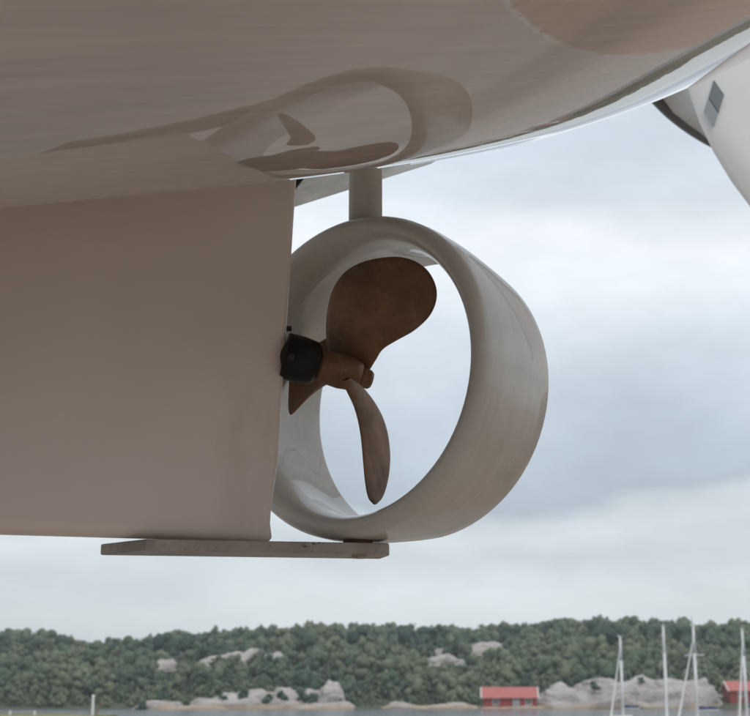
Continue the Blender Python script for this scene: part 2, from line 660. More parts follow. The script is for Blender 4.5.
def crown_arrays(r_, conifer):
    """clumps and leaf sprays spread through the crown's volume; unit height 1"""
    V, Fc = [], []
    nbase = 0
    nb = 8
    for k in range(nb):
        h = .22 + .70 * (k + .5) / nb
        if conifer:
            w = .30 * (1 - h) ** .65 + .05
        else:
            w = .42 * math.sqrt(max(.03, 1 - ((h - .55) / .47) ** 2))
        a = r_.uniform(0, 6.28)
        d = r_.uniform(.2, .85) * w
        c = np.array([d * math.cos(a), d * math.sin(a), h])
        br = w * r_.uniform(.32, .60)
        vv = LV * (1 + r_.normal(size=(len(LV), 1)) * .30) * br * np.array([.92, .92, .98]) + c
        V.append(vv)
        Fc.append(LF + nbase)
        nbase += len(vv)
        for q in range(10):
            v = r_.normal(size=3)
            v[2] = abs(v[2]) * .8
            v /= np.linalg.norm(v)
            p = c + v * br * r_.uniform(.95, 1.35) * np.array([1, 1, .75])
            u = np.cross(v + r_.normal(size=3) * .4, r_.normal(size=3))
            u /= np.linalg.norm(u)
            w2 = np.cross(v, u)
            s1, s2 = r_.uniform(.03, .06), r_.uniform(.025, .045)
            V.append(np.array([p + u * s1, p + w2 * s2, p - u * s1, p - w2 * s2]))
            Fc.append(np.array([(0, 1, 2), (0, 2, 3)]) + nbase)
            nbase += 4
    return np.concatenate(V), np.concatenate(Fc)


PROT = [crown_arrays(np.random.default_rng(20 + k), k % 3 == 0) for k in range(12)]

ROCKS = [  # px0, px1, py_top, py_bottom, distance, tall-ness, label
    (536, 600, 684, 709, 304, 'grey granite shore rock beside the red boathouse gable'),
    (585, 668, 679, 709, 302, 'broad rounded granite shore rock behind the shortest sailboat mast'),
    (652, 732, 678, 708, 303, 'high granite shore rock between the tall masts and the second red boathouse'),
    (180, 300, 698, 714, 287, 'long pale granite slab sloping down to the water'),
    (290, 352, 702, 713, 286, 'low pale slab with a tan foot at the point of the shore'),
    (205, 300, 693, 706, 294, 'upper pale ledge behind the long shore slab'),
    (262, 330, 690, 704, 297, 'cracked pale slab in front of the steep grey rock face'),
    (150, 230, 704, 714, 285, 'low pale slab running into the water below the long slab'),
    (195, 300, 649, 669, 376, 'broad pale granite sheet across the wooded slope'),
    (430, 505, 645, 666, 396, 'broad tilted granite sheet behind the weathered ledge'),
    (540, 640, 690, 709, 300, 'low broken rock at the water beside the boathouse end wall'),
    (630, 728, 688, 709, 300, 'low broken rock at the water under the high shore rock'),
    (548, 728, 682, 709, 306, 'long granite ridge behind the shore rocks and masts'),
    (128, 190, 701, 714, 288, 'pale granite slab at the shore beside the thin white post'),
    (318, 346, 683, 703, 296, 'steep grey rock face rising above the pale shore slabs'),
    (232, 282, 689, 702, 300, 'pale rounded rock among bushes above the long shore slab'),
    (198, 246, 652, 668, 372, 'bare grey ledge in the wood high on the slope'),
    (240, 294, 650, 666, 378, 'wide bare granite face in the wood below the ridge'),
    (150, 176, 656, 672, 365, 'small bare ledge half hidden by trees on the slope'),
    (422, 466, 652, 667, 372, 'dark weathered ledge in the wood on the slope above the boathouse'),
    (455, 512, 640, 657, 400, 'tilted bare granite slab in the wood near the ridge'),
    (380, 430, 703, 712, 300, 'low tan rocks along the water in front of the wood'),
    (425, 486, 704, 712, 299, 'tan shore rocks at the foot of the red boathouse wall'),
    (484, 545, 705, 712, 297, 'flat tan rock shelf in front of the red boathouse'),
]


def rock(px0, px1, pt, pb, d, label, k):
    c0, c1 = at(px0, pb, d), at(px1, pb, d)
    top = at((px0 + px1) / 2, pt + (0 if d < 320 else 2.5), d + 2)[2]
    base = min(at(px0, pb, d)[2], 0) if d < 320 else at(px0, pb, d)[2]
    if d < 320:
        base = WL - .6
    w = c1[0] - c0[0]
    h = top - base
    cx = (c0[0] + c1[0]) / 2
    dep = max(5.0, h * 2.2)
    nu, nv = 26, 12
    rows = []
    for j in range(nv + 1):
        e = (math.pi / 2) * j / nv
        row = []
        for i in range(nu):
            a = 2 * math.pi * i / nu
            ca, sa = math.cos(a), math.sin(a)
            sq = 1 / max(abs(ca), abs(sa)) ** .55
            x = w / 2 * ca * sq * (math.cos(e) ** (.65 if d < 320 else .95))
            y = dep / 2 * sa * sq * (math.cos(e) ** .8)
            z = h * (math.sin(e) ** .9)
            nvec = Vector((x * .22 + k * 9.1, y * .3, z * .35))
            q = mn.fractal(nvec, 1.0, 2.1, 5)
            st = math.floor((z + .8 * q) * 1.1) / 1.1
            q2 = mn.fractal(Vector((x * .09 + k * 5.3, y * .1, 4.0)), 1.0, 2.0, 3)
            f = 1 + .22 * q + .22 * q2
            row.append((x * f, y * f, max(0, z * (.86 + .32 * q + .26 * q2) * .85 + st * .2)))
        rows.append(row)
    mb = MB().grid(rows, close_u=True)
    o = mb.build('rock_outcrop', M['rock'], label=label, cat='rock', group='granite outcrops on the far shore')
    o.location = (cx, d + dep * .35, base)
    return o


for k, rr in enumerate(ROCKS):
    rock(*rr, k)

HOUSE_D = 299.0
FREE = [(rr[0], rr[1], rr[2], rr[3], rr[4]) for rr in ROCKS] + [(480, 541, 686, 712, 303), (726, 775, 682, 704, 306)]


def px_of(p):
    x, y, z = p[0], p[1], p[2] - EYE
    dz = y * cP + z * sP
    return 375 + F * x / dz, 358 - F * (-y * sP + z * cP) / dz


TV, TT, TF, nvt = [], [], [], 0
cand = []
for k in range(5200):
    y = 292 + (590 - 292) * rng.random() ** .85
    x = rng.uniform(-.36, .36) * y
    z = hill_z(x, y)
    if z < WL + 1.1:
        continue
    h = TH * (rng.uniform(.55, 1.2) if rng.random() < .9 else rng.uniform(1.2, 1.55)) * (.75 if y < 330 else 1.0)
    bx_, by_ = px_of((x, y, z))
    tx_, ty_ = px_of((x, y, z + h))
    hw = h * .28 / y * F
    bad = False
    for (a0, a1, b0, b1, dd) in FREE:
        if bx_ > a0 - hw * .3 and bx_ < a1 + hw * .3 and y < dd + 12 and ty_ < b1 - 3 and by_ > b0 + 2:
            if rng.random() < (.90 if dd < 320 else .45):
                h2 = (by_ - b1 + 2.5) * y / F
                if h2 > .9 and h2 < h:
                    h = h2
                    ty_ = px_of((x, y, z + h))[1]
                else:
                    bad = True
                    break
        if bx_ > a0 - 2 and bx_ < a1 + 2 and abs(y - dd) < 9:
            bad = True
            break
    if bad:
        continue
    cand.append((x, y, z, h, bx_, ty_))
for k in range(2600):
    y = rng.uniform(297, 345)
    x = rng.uniform(-.36, .36) * y
    z = hill_z(x, y)
    if z < WL + .25:
        continue
    h = rng.uniform(.9, 2.6)
    bx_, by_ = px_of((x, y, z))
    tx_, ty_ = px_of((x, y, z + h))
    if any(a0 - 1 < bx_ < a1 + 1 and y < dd + 7 and ty_ < b1 - 1.5 for (a0, a1, b0, b1, dd) in FREE):
        continue
    cand.append((x, y, z, h, bx_, ty_))
print('forest trees', len(cand))

# trees that stand out singly: skyline tops and shrubs on the rocks are individuals, the mass is one object
cand.sort(key=lambda c: c[1])
single, mass = [], []
for c in cand:
    sky_py = np.interp(c[4], SKX, SKYY)
    if len(single) < 90 and -10 < c[4] < 760 and (c[5] < sky_py - 1.5 or (c[1] < 318 and c[3] > 2.8 and rng.random() < .4)):
        single.append(c)
    else:
        mass.append(c)
for (x, y, z, h, _, _) in mass:
    q, qf = PROT[rng.integers(len(PROT))]
    a = rng.uniform(0, 6.28)
    co, si = math.cos(a), math.sin(a)
    wd = rng.uniform(.85, 1.3)
    v = q * h
    vx = (v[:, 0] * co - v[:, 1] * si) * wd + x
    vy = (v[:, 0] * si + v[:, 1] * co) * wd + y
    TF.append(qf + nvt)
    nvt += len(v)
    TV.append(np.stack([vx, vy, v[:, 2] + z - h * .12], -1))
    tone = .42 + .55 * mn.noise(Vector((x * .035, y * .025, 5.0))) + .25 * mn.noise(Vector((x * .11, y * .07, 9.0))) + rng.normal(0, .20)
    TT.append(np.full(len(v), min(.95, max(0, tone))) + rng.random(len(v)) * .05)
TV = np.concatenate(TV)
TT = np.concatenate(TT)
TF = np.concatenate(TF)


def tri_mesh(name, V, Fc, T):
    me = bpy.data.meshes.new(name)
    me.vertices.add(len(V))
    me.vertices.foreach_set('co', V.astype(np.float32).ravel())
    me.loops.add(len(Fc) * 3)
    me.loops.foreach_set('vertex_index', Fc.astype(np.int32).ravel())
    me.polygons.add(len(Fc))
    me.polygons.foreach_set('loop_start', np.arange(0, len(Fc) * 3, 3, dtype=np.int32))
    me.update(calc_edges=True)
    me.polygons.foreach_set('use_smooth', [True] * len(Fc))
    a = me.attributes.new('tint', 'FLOAT', 'POINT')
    a.data.foreach_set('value', T.astype(np.float32))
    me.materials.append(M['leaf'])
    return me


wood = link('woodland', tri_mesh('woodland', TV, TF, TT), None)
tag(wood, 'dense mixed wood covering the far hill across the water', 'woodland', kind='stuff')
crowns = []
for V, Fc in PROT:
    crowns.append(tri_mesh('crown', V, Fc, np.full(len(V), .15) + rng.random(len(V)) * .05))
tm = MB()
tm.tube((0, 0, -.12), (.01, .005, .45), .028, .018, 7, False).tube((.01, .005, .45), (0, .01, .9), .018, .004, 7, False)
tm.tube((.01, .005, .4), (.14, .05, .62), .010, .003, 5, False).tube((.005, .005, .5), (-.12, .03, .72), .010, .003, 5, False)
trunk0 = None
for (x, y, z, h, _, py) in single:
    k = int(rng.integers(len(PROT)))
    ridge = y > 400
    nm = 'pine_tree' if k % 3 == 0 else 'leafy_tree'
    lab = {(True, 0): 'dark pointed conifer standing out on the ridge of the far hill',
           (True, 1): 'round leafy tree standing out on the ridge of the far hill',
           (False, 0): 'small pointed conifer among the shore rocks across the water',
           (False, 1): 'small bushy tree among the shore rocks across the water'}[(ridge, min(1, k % 3))]
    t_ = empty(nm, (x, y, z), lab, 'tree', lab.split(' of the far')[0] if ridge else 'trees among the far shore rocks: ' + ('conifers' if k % 3 == 0 else 'bushes'))
    t_.scale = (h * rng.uniform(.9, 1.25), h * rng.uniform(.9, 1.25), h)
    t_.rotation_euler = (0, 0, rng.uniform(0, 6.28))
    if trunk0 is None:
        trunk0 = tm.build('trunk', M['bark'], t_)
    else:
        o = bpy.data.objects.new('trunk', trunk0.data)
        COL.objects.link(o)
        o.parent = t_
    o = bpy.data.objects.new('crown', crowns[k])
    COL.objects.link(o)
    o.parent = t_


# shrubs rooted in the cracks of the shore rocks
SHRUBS = [(142, 712, 286, 2.6, 'rounded shrub at the inner end of the shore slabs'), (163, 701, 291, 3.0, 'broad shrub behind the low pale slab'),
          (186, 707, 286, 1.8, 'small shrub in a crack of the long shore slab'), (222, 703, 288, 2.0, 'shrub growing on top of the long shore slab'),
          (243, 699, 292, 2.6, 'shrub below the pale rounded rock'), (268, 704, 288, 2.6, 'leafy shrub between two pale slabs'),
          (281, 702, 289, 2.9, 'taller leafy shrub in front of the cracked pale slab'), (300, 700, 291, 3.2, 'dense shrub beside the steep grey rock face'),
          (313, 703, 289, 2.4, 'low dense shrub at the foot of the steep grey rock face'), (350, 708, 292, 2.8, 'shrub at the outer end of the shore slabs'),
          (594, 690, 300, 2.4, 'shrub in the cleft of the long granite ridge'), (641, 683, 306, 1.6, 'small shrub on top of the long granite ridge')]
for k, (px, py, d, h, lab) in enumerate(SHRUBS):
    pos = at(px, py, d)
    t_ = empty('shrub', tuple(pos), lab, 'shrub', 'shrubs on the far shore rocks')
    t_.scale = (h * 1.35, h * 1.1, h)
    t_.rotation_euler = (0, 0, k * 1.3)
    for nm, me in (('stem', trunk0.data), ('foliage', crowns[1 + 3 * (k % 4)])):
        o = bpy.data.objects.new(nm, me)
        COL.objects.link(o)
        o.parent = t_
        o.location = (0, 0, -.22)

# ------------------------------------------------------------------ boathouses
def boathouse(px0, px1, py_base, d, wall_h, roof_h, dep, rz, label, full=True):
    p0, p1 = at(px0, py_base, d), at(px1, py_base, d)
    L = p1[0] - p0[0]
    zb = p0[2]
    root = empty('boathouse', ((p0[0] + p1[0]) / 2, d + dep / 2, zb), label, 'boathouse')
    root.rotation_euler = (0, 0, rz)
    x0, x1, y0, y1 = -L / 2, L / 2, -dep / 2, dep / 2
    # walls with gables
    vv = [(x0, y0, -1.5), (x1, y0, -1.5), (x1, y1, -1.5), (x0, y1, -1.5), (x0, y0, wall_h), (x1, y0, wall_h), (x1, y1, wall_h), (x0, y1, wall_h),
          (x0, 0, wall_h + roof_h), (x1, 0, wall_h + roof_h)]
    mesh('wall', vv, [(0, 1, 5, 4), (2, 3, 7, 6), (1, 2, 6, 9, 5), (3, 0, 4, 8, 7), (3, 2, 1, 0)], M['red_wood'], root)
    ov, th = .45, .16
    sl_ = roof_h / (dep / 2)
    rm = MB()
    for sg in (-1, 1):
        ye = sg * (dep / 2 + ov)
        ze = wall_h - ov * sl_ + .02
        zt = wall_h + roof_h + .02
        a = [(x0 - ov, ye, ze), (x1 + ov, ye, ze), (x1 + ov, 0, zt), (x0 - ov, 0, zt)]
        b = [(p[0], p[1], p[2] + th) for p in a]
        rm.add(a + b, [(0, 1, 2, 3), (7, 6, 5, 4), (0, 4, 5, 1), (1, 5, 6, 2), (2, 6, 7, 3), (3, 7, 4, 0)])
    roof = rm.build('roof', M['red_roof'], root)
    for xe in (x0 - ov - .06, x1 + ov + .06):
        bm_ = MB()
        for sg in (-1, 1):
            bm_.tube((xe, sg * (dep / 2 + ov), wall_h - ov * sl_ + .1), (xe, 0, wall_h + roof_h + .1), .17, n=4)
        bm_.build('barge_board', M['trim'], roof)
    MB().box((L * .12, y0 - .06, 1.15), (1.5, .12, 2.3)).build('door', M['door_grey'], root)
    for wx in (-L * .27, L * .36):
        w_ = MB().box((wx, y0 - .05, 1.5), (1.1, .1, 1.1)).build('window', M['glass'], root)
        f = MB()
        for dx in (-.6, 0, .6):
            f.box((wx + dx, y0 - .07, 1.5), (.1, .14, 1.3))
        for dz in (-.6, .6):
            f.box((wx, y0 - .068, 1.5 + dz), (1.3, .136, .1))
        f.build('frame', M['trim'], w_)
    for cx_ in (x0, x1):
        MB().box((cx_, y0, wall_h / 2), (.2, .2, wall_h)).build('corner_board', M['red_wood'], root)
    return root


boathouse(485, 537, 709.5, 299, 2.45, 1.9, 6.0, R(-4), 'long red boathouse with a pinkish red roof at the foot of the shore rock')
boathouse(730, 775, 701, 303, 2.2, 1.7, 5.5, R(3), 'red boathouse partly behind the last mast beyond the high shore rock')
MB().tube((0, 0, -.7), (0, 0, .7), .9, .75, 9).tube((0, 0, .7), (0, 0, 1.2), .75, .3, 9).build(
    'boulder', mat('pink_rock', (.52, .36, .32), rough=.9, var=(.42, .3, .27)), smooth=True,
    label='small rounded pinkish boulder on the shore left of the long boathouse', cat='rock').location = tuple(at(457, 711, 296))


# ------------------------------------------------------------------ sailing boats (hulls lie below the frame)
def sailboat(px, py_tip, d, label, lean=0.0, jib=-1.0, spread=None, ant=0.0, heading=0.5, back=True):
    tip = at(px, py_tip, d)
    root = empty('sailboat', (tip[0], d, WL), label, 'sailboat', 'sailing boats moored in the marina')
    root.rotation_euler = (0, 0, heading)
    H = tip[2] - WL
    L = H * .78
    rows = []
    for i in range(13):
        u = i / 12
        x = (u - .45) * L
        b = L * .15 * math.sin(math.pi * min(1, (u * .86 + .14))) ** .7 + .02
        sh = .75 + .35 * (1 - u) ** 2
        rows.append([(x, -b, sh), (x, -b * .95, .3), (x, -b * .55, -.15), (x, 0, -.3), (x, b * .55, -.15), (x, b * .95, .3), (x, b, sh),
                     (x, b * .4, sh + .06), (x, -b * .4, sh + .06)])
    mb = MB().grid(rows, close_u=True)
    n = 9
    mb.f += [tuple(range(n)), tuple(range(12 * n + n - 1, 12 * n - 1, -1))]
    mb.build('hull', M['white_paint'], root, smooth=False)
    MB().box((-.05 * L, 0, 1.02), (L * .3, L * .16, .45)).build('cabin', M['white_paint'], root)
    ms = MB()
    ms.tube((0, 0, .8), (lean, 0, H * .75), .105, .10, 12).tube((lean, 0, H * .75), (lean, 0, H), .10, .075, 12)
    mast = ms.build('mast', M['alu'], root, smooth=True)
    MB().tube((0, 0, 1.75), (L * .42, 0, 1.7), .055, n=10).build('boom', M['alu'], root)
    MB().tube((.1, 0, 1.86), (L * .4, 0, 1.82), .12, .08, n=10).build('sail_cover', M['navy'], root)
    # rolled foresail on the forestay, then shrouds and backstay
    MB().tube((jib * L * .40, 0, 1.0), (lean, 0, H * .9), .075, .03, 9).build('rolled_jib', M['trim'], root)
    for sg in (-1, 1):
        MB().tube((.1, sg * L * .145, .8), (lean, 0, H * .93), .014, n=5).build('shroud', M['wire'], root)
    if back:
        MB().tube((L * .52, 0, .8), (lean, 0, H), .014, n=5).build('backstay', M['wire'], root)
    if spread:
        z = H * spread
        MB().tube((0, -.75, z), (0, .75, z), .04, n=8).build('spreader', M['alu'], mast)
    if ant:
        MB().tube((lean, .05, H), (lean, .05, H + ant), .02, n=6).build('antenna', M['wire'], mast)
    hd = MB()
    hd.box((lean - .12, 0, H + .04), (.34, .07, .08)).tube((lean - .25, 0, H), (lean - .25, 0, H + .22), .015, n=5)
    hd.build('masthead', M['alu'], mast)
    return root


sailboat(620, 637, 104, 'sailboat with the shortest mast and a rolled foresail close beside it', lean=0, jib=-.8, heading=.85)
sailboat(663, 626, 96, 'sailboat with a plain thick mast next to the twin lined mast', heading=1.35, jib=-.9)
sailboat(693, 626, 92, 'sailboat with crossed spreaders and an aerial at its mast top', spread=.735, ant=.6, heading=.75, jib=-1.0)
sailboat(742, 630, 98, 'sailboat with a forked masthead in front of the second red boathouse', heading=1.1, jib=-1.1)


# small white posts on the grass bank
def white_post(px, pt, pb, y, w, label):
    p = at(px, pb, y)
    h = at(px, pt, y)[2] - .02
    root = empty('marker_post', (p[0], y, .02), label, 'post', 'white posts on the grass bank')
    MB().tube((0, 0, -.25), (0, 0, h * .92), w, w * .95, 12).build('shaft', M['white_paint'], root)
    MB().tube((0, 0, h * .92), (0, 0, h), w * 1.25, w * .7, 12).build('cap', M['white_paint'], root)


white_post(92.5, 695, 714, 91, .085, 'taller white post beside a leaning timber stake on the grass bank')
white_post(34.5, 711, 714, 92, .07, 'short white post on the grass bank nearer the tall post')
white_post(10, 711, 714, 92.5, .07, 'short white post at the outer end of the grass bank rope')
# the quay carries the tall post
p = at(92.5, 714, 91)
prism('grass_spit', [(p[0] - 8.5, 88.4), (p[0] + 1.4, 88.4), (p[0] + 1.2, 93), (p[0] - 4, 95), (p[0] - 8.5, 95)], WL - 3, .014, M['grass'], kind='structure')
st = MB().tube((0, 0, -.1), (.48, 0, .72), .06, .045, 9).tube((.40, 0, .60), (.50, 0, .74), .075, .05, 9)
o = st.build('stake', M['timber'], label='leaning brown timber stake at the foot of the taller white post', cat='stake')
o.location = (p[0] + .12, 91, .02)
a, b = at(10, 712, 92.5), at(34.5, 712, 92)
MB().tube((a[0], 92.5, .22), (b[0], 92, .22), .012, n=6).build('rope', M['trim'], label='pale rope strung between the two short white posts', cat='rope')

# ------------------------------------------------------------------ the boat
HQ = [1.0258, 0.3072, 0.0852, 0.0745, -0.1055, -0.1249, 0.2734, -0.238, 0.1759, -0.1545, 0.5384, -0.1231]

EDGE0, EDGE1 = .47, .0


def hull_z(t, s):
    q = HQ
    tc_ = max(-.75, min(1.0, t))
    zc = q[0] + q[1] * tc_ + q[2] * tc_ ** 2 + q[3] * tc_ ** 3
    slope = q[1] + 2 * q[2] * tc_ + 3 * q[3] * tc_ ** 2
    if t < -.75:
        d = -.75 - t
        zc -= slope * .6 * (1 - math.exp(-d / .6))
        zc += .02 * max(0, d - 2.5) ** 2
    elif t > 1.0:
        zc += slope * (t - 1.0)
    m, n, r, s0 = q[4] + q[5] * tc_, q[6] + q[7] * tc_, abs(q[8] + q[9] * tc_) + .02, q[10] + q[11] * tc_
    z = zc + m * s + n * (math.sqrt((s - s0) ** 2 + r * r) - r) + EYE
    # garboard edge: the bottom breaks upward just past its lowest sight line, fading out towards the stern
    se = EDGE0 + EDGE1 * tc_
    fade = max(0.0, min(1.0, (.46 - t) / .34))
    if s < se:
        z += fade * .85 * (1 - math.exp(-(math.sqrt((se - s) ** 2 + .012 ** 2) - .012) / .38))
    return z


S_P, S_S = 1.45, -.95                 # bilges
SHEER = 2.5 + EYE
boat = empty('motor_boat', (0, 0, 0), 'white motor boat raised above the yard, propeller nozzle and skeg under its glossy hull', 'boat')
boat.location = (-2.5, 2.4, 0)


def bpt(t, s, z):
    x, y, z = bp(t, s, z)
    return (x + 2.5, y - 2.4, z)


def section(t, fine):
    pts = []
    u = max(0.0, (-t - 3.6) / 3.9)
    k = math.sqrt(max(.0004, 1 - u ** 2.4))
    sc = .30

    def w(s):
        return sc + (s - sc) * k
    ns = 110 if fine else 110
    # starboard topside up to the bilge, bottom, port bilge, port topside
    z_s, z_p = hull_z(t, S_S), hull_z(t, S_P)
    for i in range(7):
        f = i / 7
        pts.append((w(S_S - .55 - .1 * (1 - f)), SHEER + (z_s + .62 - SHEER) * f))
    for i in range(1, 9):
        a = math.pi / 2 * i / 9
        pts.append((w(S_S - .55 * math.cos(a)), z_s + .62 - .62 * math.sin(a) + .02))
    for i in range(ns + 1):
        s = S_S + (S_P - S_S) * i / ns
        pts.append((w(s), hull_z(t, s)))
    for i in range(1, 10):
        a = math.pi / 2 * i / 9
        pts.append((w(S_P + .38 * math.sin(a)), z_p + .5 * (1 - math.cos(a)) + .06 * math.sin(a)))
    zz = pts[-1][1]
    for i in range(1, 7):
        f = i / 6
        pts.append((w(S_P + .38 + .1 * f), zz + (SHEER - zz) * f))
    return [(s, min(z, SHEER)) for s, z in pts]


ts = list(np.concatenate([np.arange(-7.4, -1.0, .2), np.arange(-1.0, 1.26, .025)]))
rows = [[bpt(t, s, z) for s, z in section(t, True)] for t in ts]
hull = MB().grid(rows).build('hull', M['gelcoat'], boat, smooth=True)
last = section(ts[-1], True)
n = len(last)
MB().add([bpt(ts[-1] + .001, s, z) for s, z in last], [tuple(range(n))]).build('transom', M['gelcoat'], boat)
first = [[bpt(t, section(t, True)[0][0], SHEER + .004), bpt(t, section(t, True)[-1][0], SHEER + .004)] for t in ts[::4] + [ts[-1]]]
MB().grid(first).build('deck', M['white_paint'], boat)

# skeg -------------------------------------------------------------
SKB = onp(271, 542.5)[1]                 # bottom of the skeg
T_TOP, T_BOT = onp(294, 185)[0], onp(271, 540)[0]
tcols = list(np.linspace(-3.9, -.7, 22)) + list(np.linspace(-.62, -.06, 15)) + [-.04, -.025, -.014, -.006, -.0015, 0]
zr = [0, .02, .05, .09, .15, .22, .3, .4, .5, .6, .72, .84, 1.0]
rows = []


def skeg_half(d, dz):
    h = .010 + .034 * (1 - math.exp(-d / .35))
    if d < .012:
        h *= math.sqrt(max(0, 1 - (1 - d / .012) ** 2))
    return h


for tcv in tcols:
    d = -tcv
    row_p, row_s = [], []
    zb = SKB
    if tcv < -2.4:
        zb = SKB + .5 * ((-2.4 - tcv) / 1.5) ** 1.6
    heights = [0, .004, .010, .018, .028, .04, .07, .12, .2, .3, .42, .54, .66, .76, 1.0]
    for hh in heights:
        zt = hull_z(tcv, 0) + .03
        z = zb + hh * (zt - zb) if hh >= .12 else zb + hh
        f = (z - SKB) / (1.13 + EYE - SKB)
        tt = tcv + T_BOT + (T_TOP - T_BOT) * f * math.exp(-d / 1.0)
        if d < .02:                                # small flare and rounding at the bottom corner
            tt -= .012 * max(0, 1 - (z - zb) / .012) ** 2
            tt -= .010 * math.exp(-((z - zb - .055) / .04) ** 2) - .004
        h = skeg_half(d, z)
        if hh < .028:
            h *= math.sqrt(max(0, 1 - (1 - hh / .028) ** 2))
        row_p.append((tt, h, z))
        row_s.append((tt, -h, z))
    rows.append([bpt(*p_) for p_ in row_s[::-1] + row_p[1:]])
skeg = MB().grid(rows).build('skeg', M['skeg'], boat, smooth=True)
t0, z0 = onp(297, 186, -.03)
MB().add([bpt(t0 - .02, -.04, z0 + .03), bpt(t0 + .022, -.04, z0 + .03), bpt(t0 - .005, -.04, z0 - .008), bpt(t0 - .02, -.04, z0 - .008),
          bpt(t0 - .02, -.09, z0 + .03), bpt(t0 + .022, -.09, z0 + .03), bpt(t0 - .005, -.09, z0 - .008), bpt(t0 - .02, -.09, z0 - .008)],
         [(0, 3, 2, 1), (4, 5, 6, 7), (0, 1, 5, 4), (1, 2, 6, 5), (2, 3, 7, 6), (3, 0, 4, 7)]).build('anode', M['dark_metal'], boat)

# starboard spray fin seen past the skeg
fa, fb = onp(285, 210.5, -.7), onp(432, 164, -.7)
FS = (fb[1] - fa[1]) / (fb[0] - fa[0])
fm = MB()
RS = .08
lo = [bpt(fa[0] - .55, -.7, fa[1] - .55 * FS), bpt(fb[0], -.7, fb[1]), bpt(fb[0] + .1, -.34, fb[1] + .1 * FS - .36 * RS),
      bpt(fa[0] - .55, -.34, fa[1] - .55 * FS - .36 * RS)]
fm.add(lo + [(p_[0], p_[1], p_[2] + .03) for p_ in lo], [(3, 2, 1, 0), (4, 5, 6, 7), (0, 1, 5, 4), (1, 2, 6, 5), (2, 3, 7, 6), (3, 0, 4, 7)])
bevel(fm.build('spray_fin', M['nozzle'], boat), .008)

# nozzle -----------------------------------------------------------
def unit(v):
    v = np.array(v, float)
    return v / np.linalg.norm(v)


NOZ_A = R(37.5)
nd = unit((math.sin(NOZ_A), math.cos(NOZ_A), -.02))
nc = at(345.0, 372.5, 2.98)             # centre of the front rim
LN = .308
prof = []
RM = .338
for i in range(8):                    # long rounding inside, short rounding outside
    a = math.pi / 2 * i / 8
    prof.append((.095 * (1 - math.sin(a)), RM - (RM - .3035) * math.cos(a)))
for i in range(9):
    a = math.pi / 2 * i / 8
    prof.append((.034 * (1 - math.cos(a)), RM + (.3625 - RM) * math.sin(a)))
prof += [(.06, .3635), (.10, .3615), (.15, .357), (.20, .350), (.26, .341), (LN - .006, .3335), (LN, .331), (LN, .327), (LN - .006, .3255)]
prof += [(.25, .3235), (.19, .317), (.14, .308), prof[0]]
mb = MB()
lathe(mb, (nc[0] + 2.5, nc[1] - 2.4, nc[2]), nd, prof, n=96)
nozzle = mb.build('nozzle', M['nozzle'], boat, smooth=True)

# rudder stock with a small collar on top of the nozzle
ts_, zs_ = onp(365.5, 205)
ztop = hull_z(ts_, 0) + .04
nzt = nc[2] + .35
stk = MB()
stk.tube(bpt(ts_, 0, nzt - .02), bpt(ts_, 0, ztop), .0385, .0385, 40)
stk.tube(bpt(ts_, 0, nzt - .012), bpt(ts_, 0, nzt + .012), .052, .0388, 40, False)
stk.build('rudder_stock', M['stock'], boat, smooth=False)
bpy.data.objects['rudder_stock'].data.polygons.foreach_set('use_smooth', [len(p_.vertices) == 4 for p_ in bpy.data.objects['rudder_stock'].data.polygons])

# sole bar under skeg and nozzle --------------------------------------
tl, zl = onp(145, 553, .06)
tr, zr_ = onp(389, 556.5, .06)
tf, zf = onp(100, 553.5, -.055)
zlo = (zl + zr_) / 2
zhi = onp(260, 541.5, .06)[1]
bar = MB()
lo = [(tf, -.055), (tl, .06), (tr, .06), (tr + .012, .02), (tr + .012, -.055)]
BSL = (zr_ - zl) / (tr - tl)
BTH = .0235
def bar_z(t_):
    return zl + .005 + BSL * (t_ - tl)
vv = [bpt(t_, s_, bar_z(t_)) for t_, s_ in lo] + [bpt(t_, s_, bar_z(t_) + BTH) for t_, s_ in lo]
k = len(lo)
bar.add(vv, [tuple(range(k - 1, -1, -1)), tuple(range(k, 2 * k))] + [(i, (i + 1) % k, (i + 1) % k + k, i + k) for i in range(k)])
sole = bevel(bar.build('sole_bar', M['bar'], boat), .003)
tp, _ = onp(355, 541, 0)
zlo = bar_z(tp)
zhi = zlo + BTH
MB().tube(bpt(tp, .026, zhi - .002), bpt(tp, .026, zhi + .014), .032, .032, 28).tube(bpt(tp, .02, zhi + .012), bpt(tp, .02, zhi + .03), .018, .018, 16).build(
    'pintle', M['rust'], sole)
MB().tube(bpt(tp + .002, .03, zlo - .007), bpt(tp + .002, .03, zlo + .004), .016, .018, 16).build('bolt', M['bar'], sole)

# propeller --------------------------------------------------------
hb_t, hb_z = onp(322, 366)
nt_t, nt_z = onp(371, 380)
ax = unit(np.array(bp(nt_t, 0, nt_z)) - np.array(bp(hb_t, 0, hb_z)))
h0 = np.array(bp(hb_t, 0, hb_z))
hl = float(np.linalg.norm(np.array(bp(nt_t, 0, nt_z)) - h0))
off = np.array([2.5, -2.4, 0])
prop_port = unit(S - (S @ ax) * ax)
prop_up = np.cross(prop_port, ax)
if prop_up[2] < 0:
    prop_up = -prop_up
prop = MB()
lathe(prop, h0 + off, ax, [(-.012, .001), (-.012, .030), (.0, .036), (.02, .0375), (.045, .039), (.07, .036), (.088, .030), (.092, .001)], n=40)
propeller = prop.build('propeller', M['bronze'], boat, smooth=True)
nb_ = MB()
lathe(nb_, h0 + off, ax, [(.088, .001), (.088, .021), (.094, .0235), (hl - .004, .0225), (hl + .002, .017), (hl + .002, .001)], n=8)
nb_.build('nut', M['bronze'], propeller)
lathe(MB(), h0, ax, [(0, 1), (1, 1)])
PYAW, PSL = 1.0939, .0307
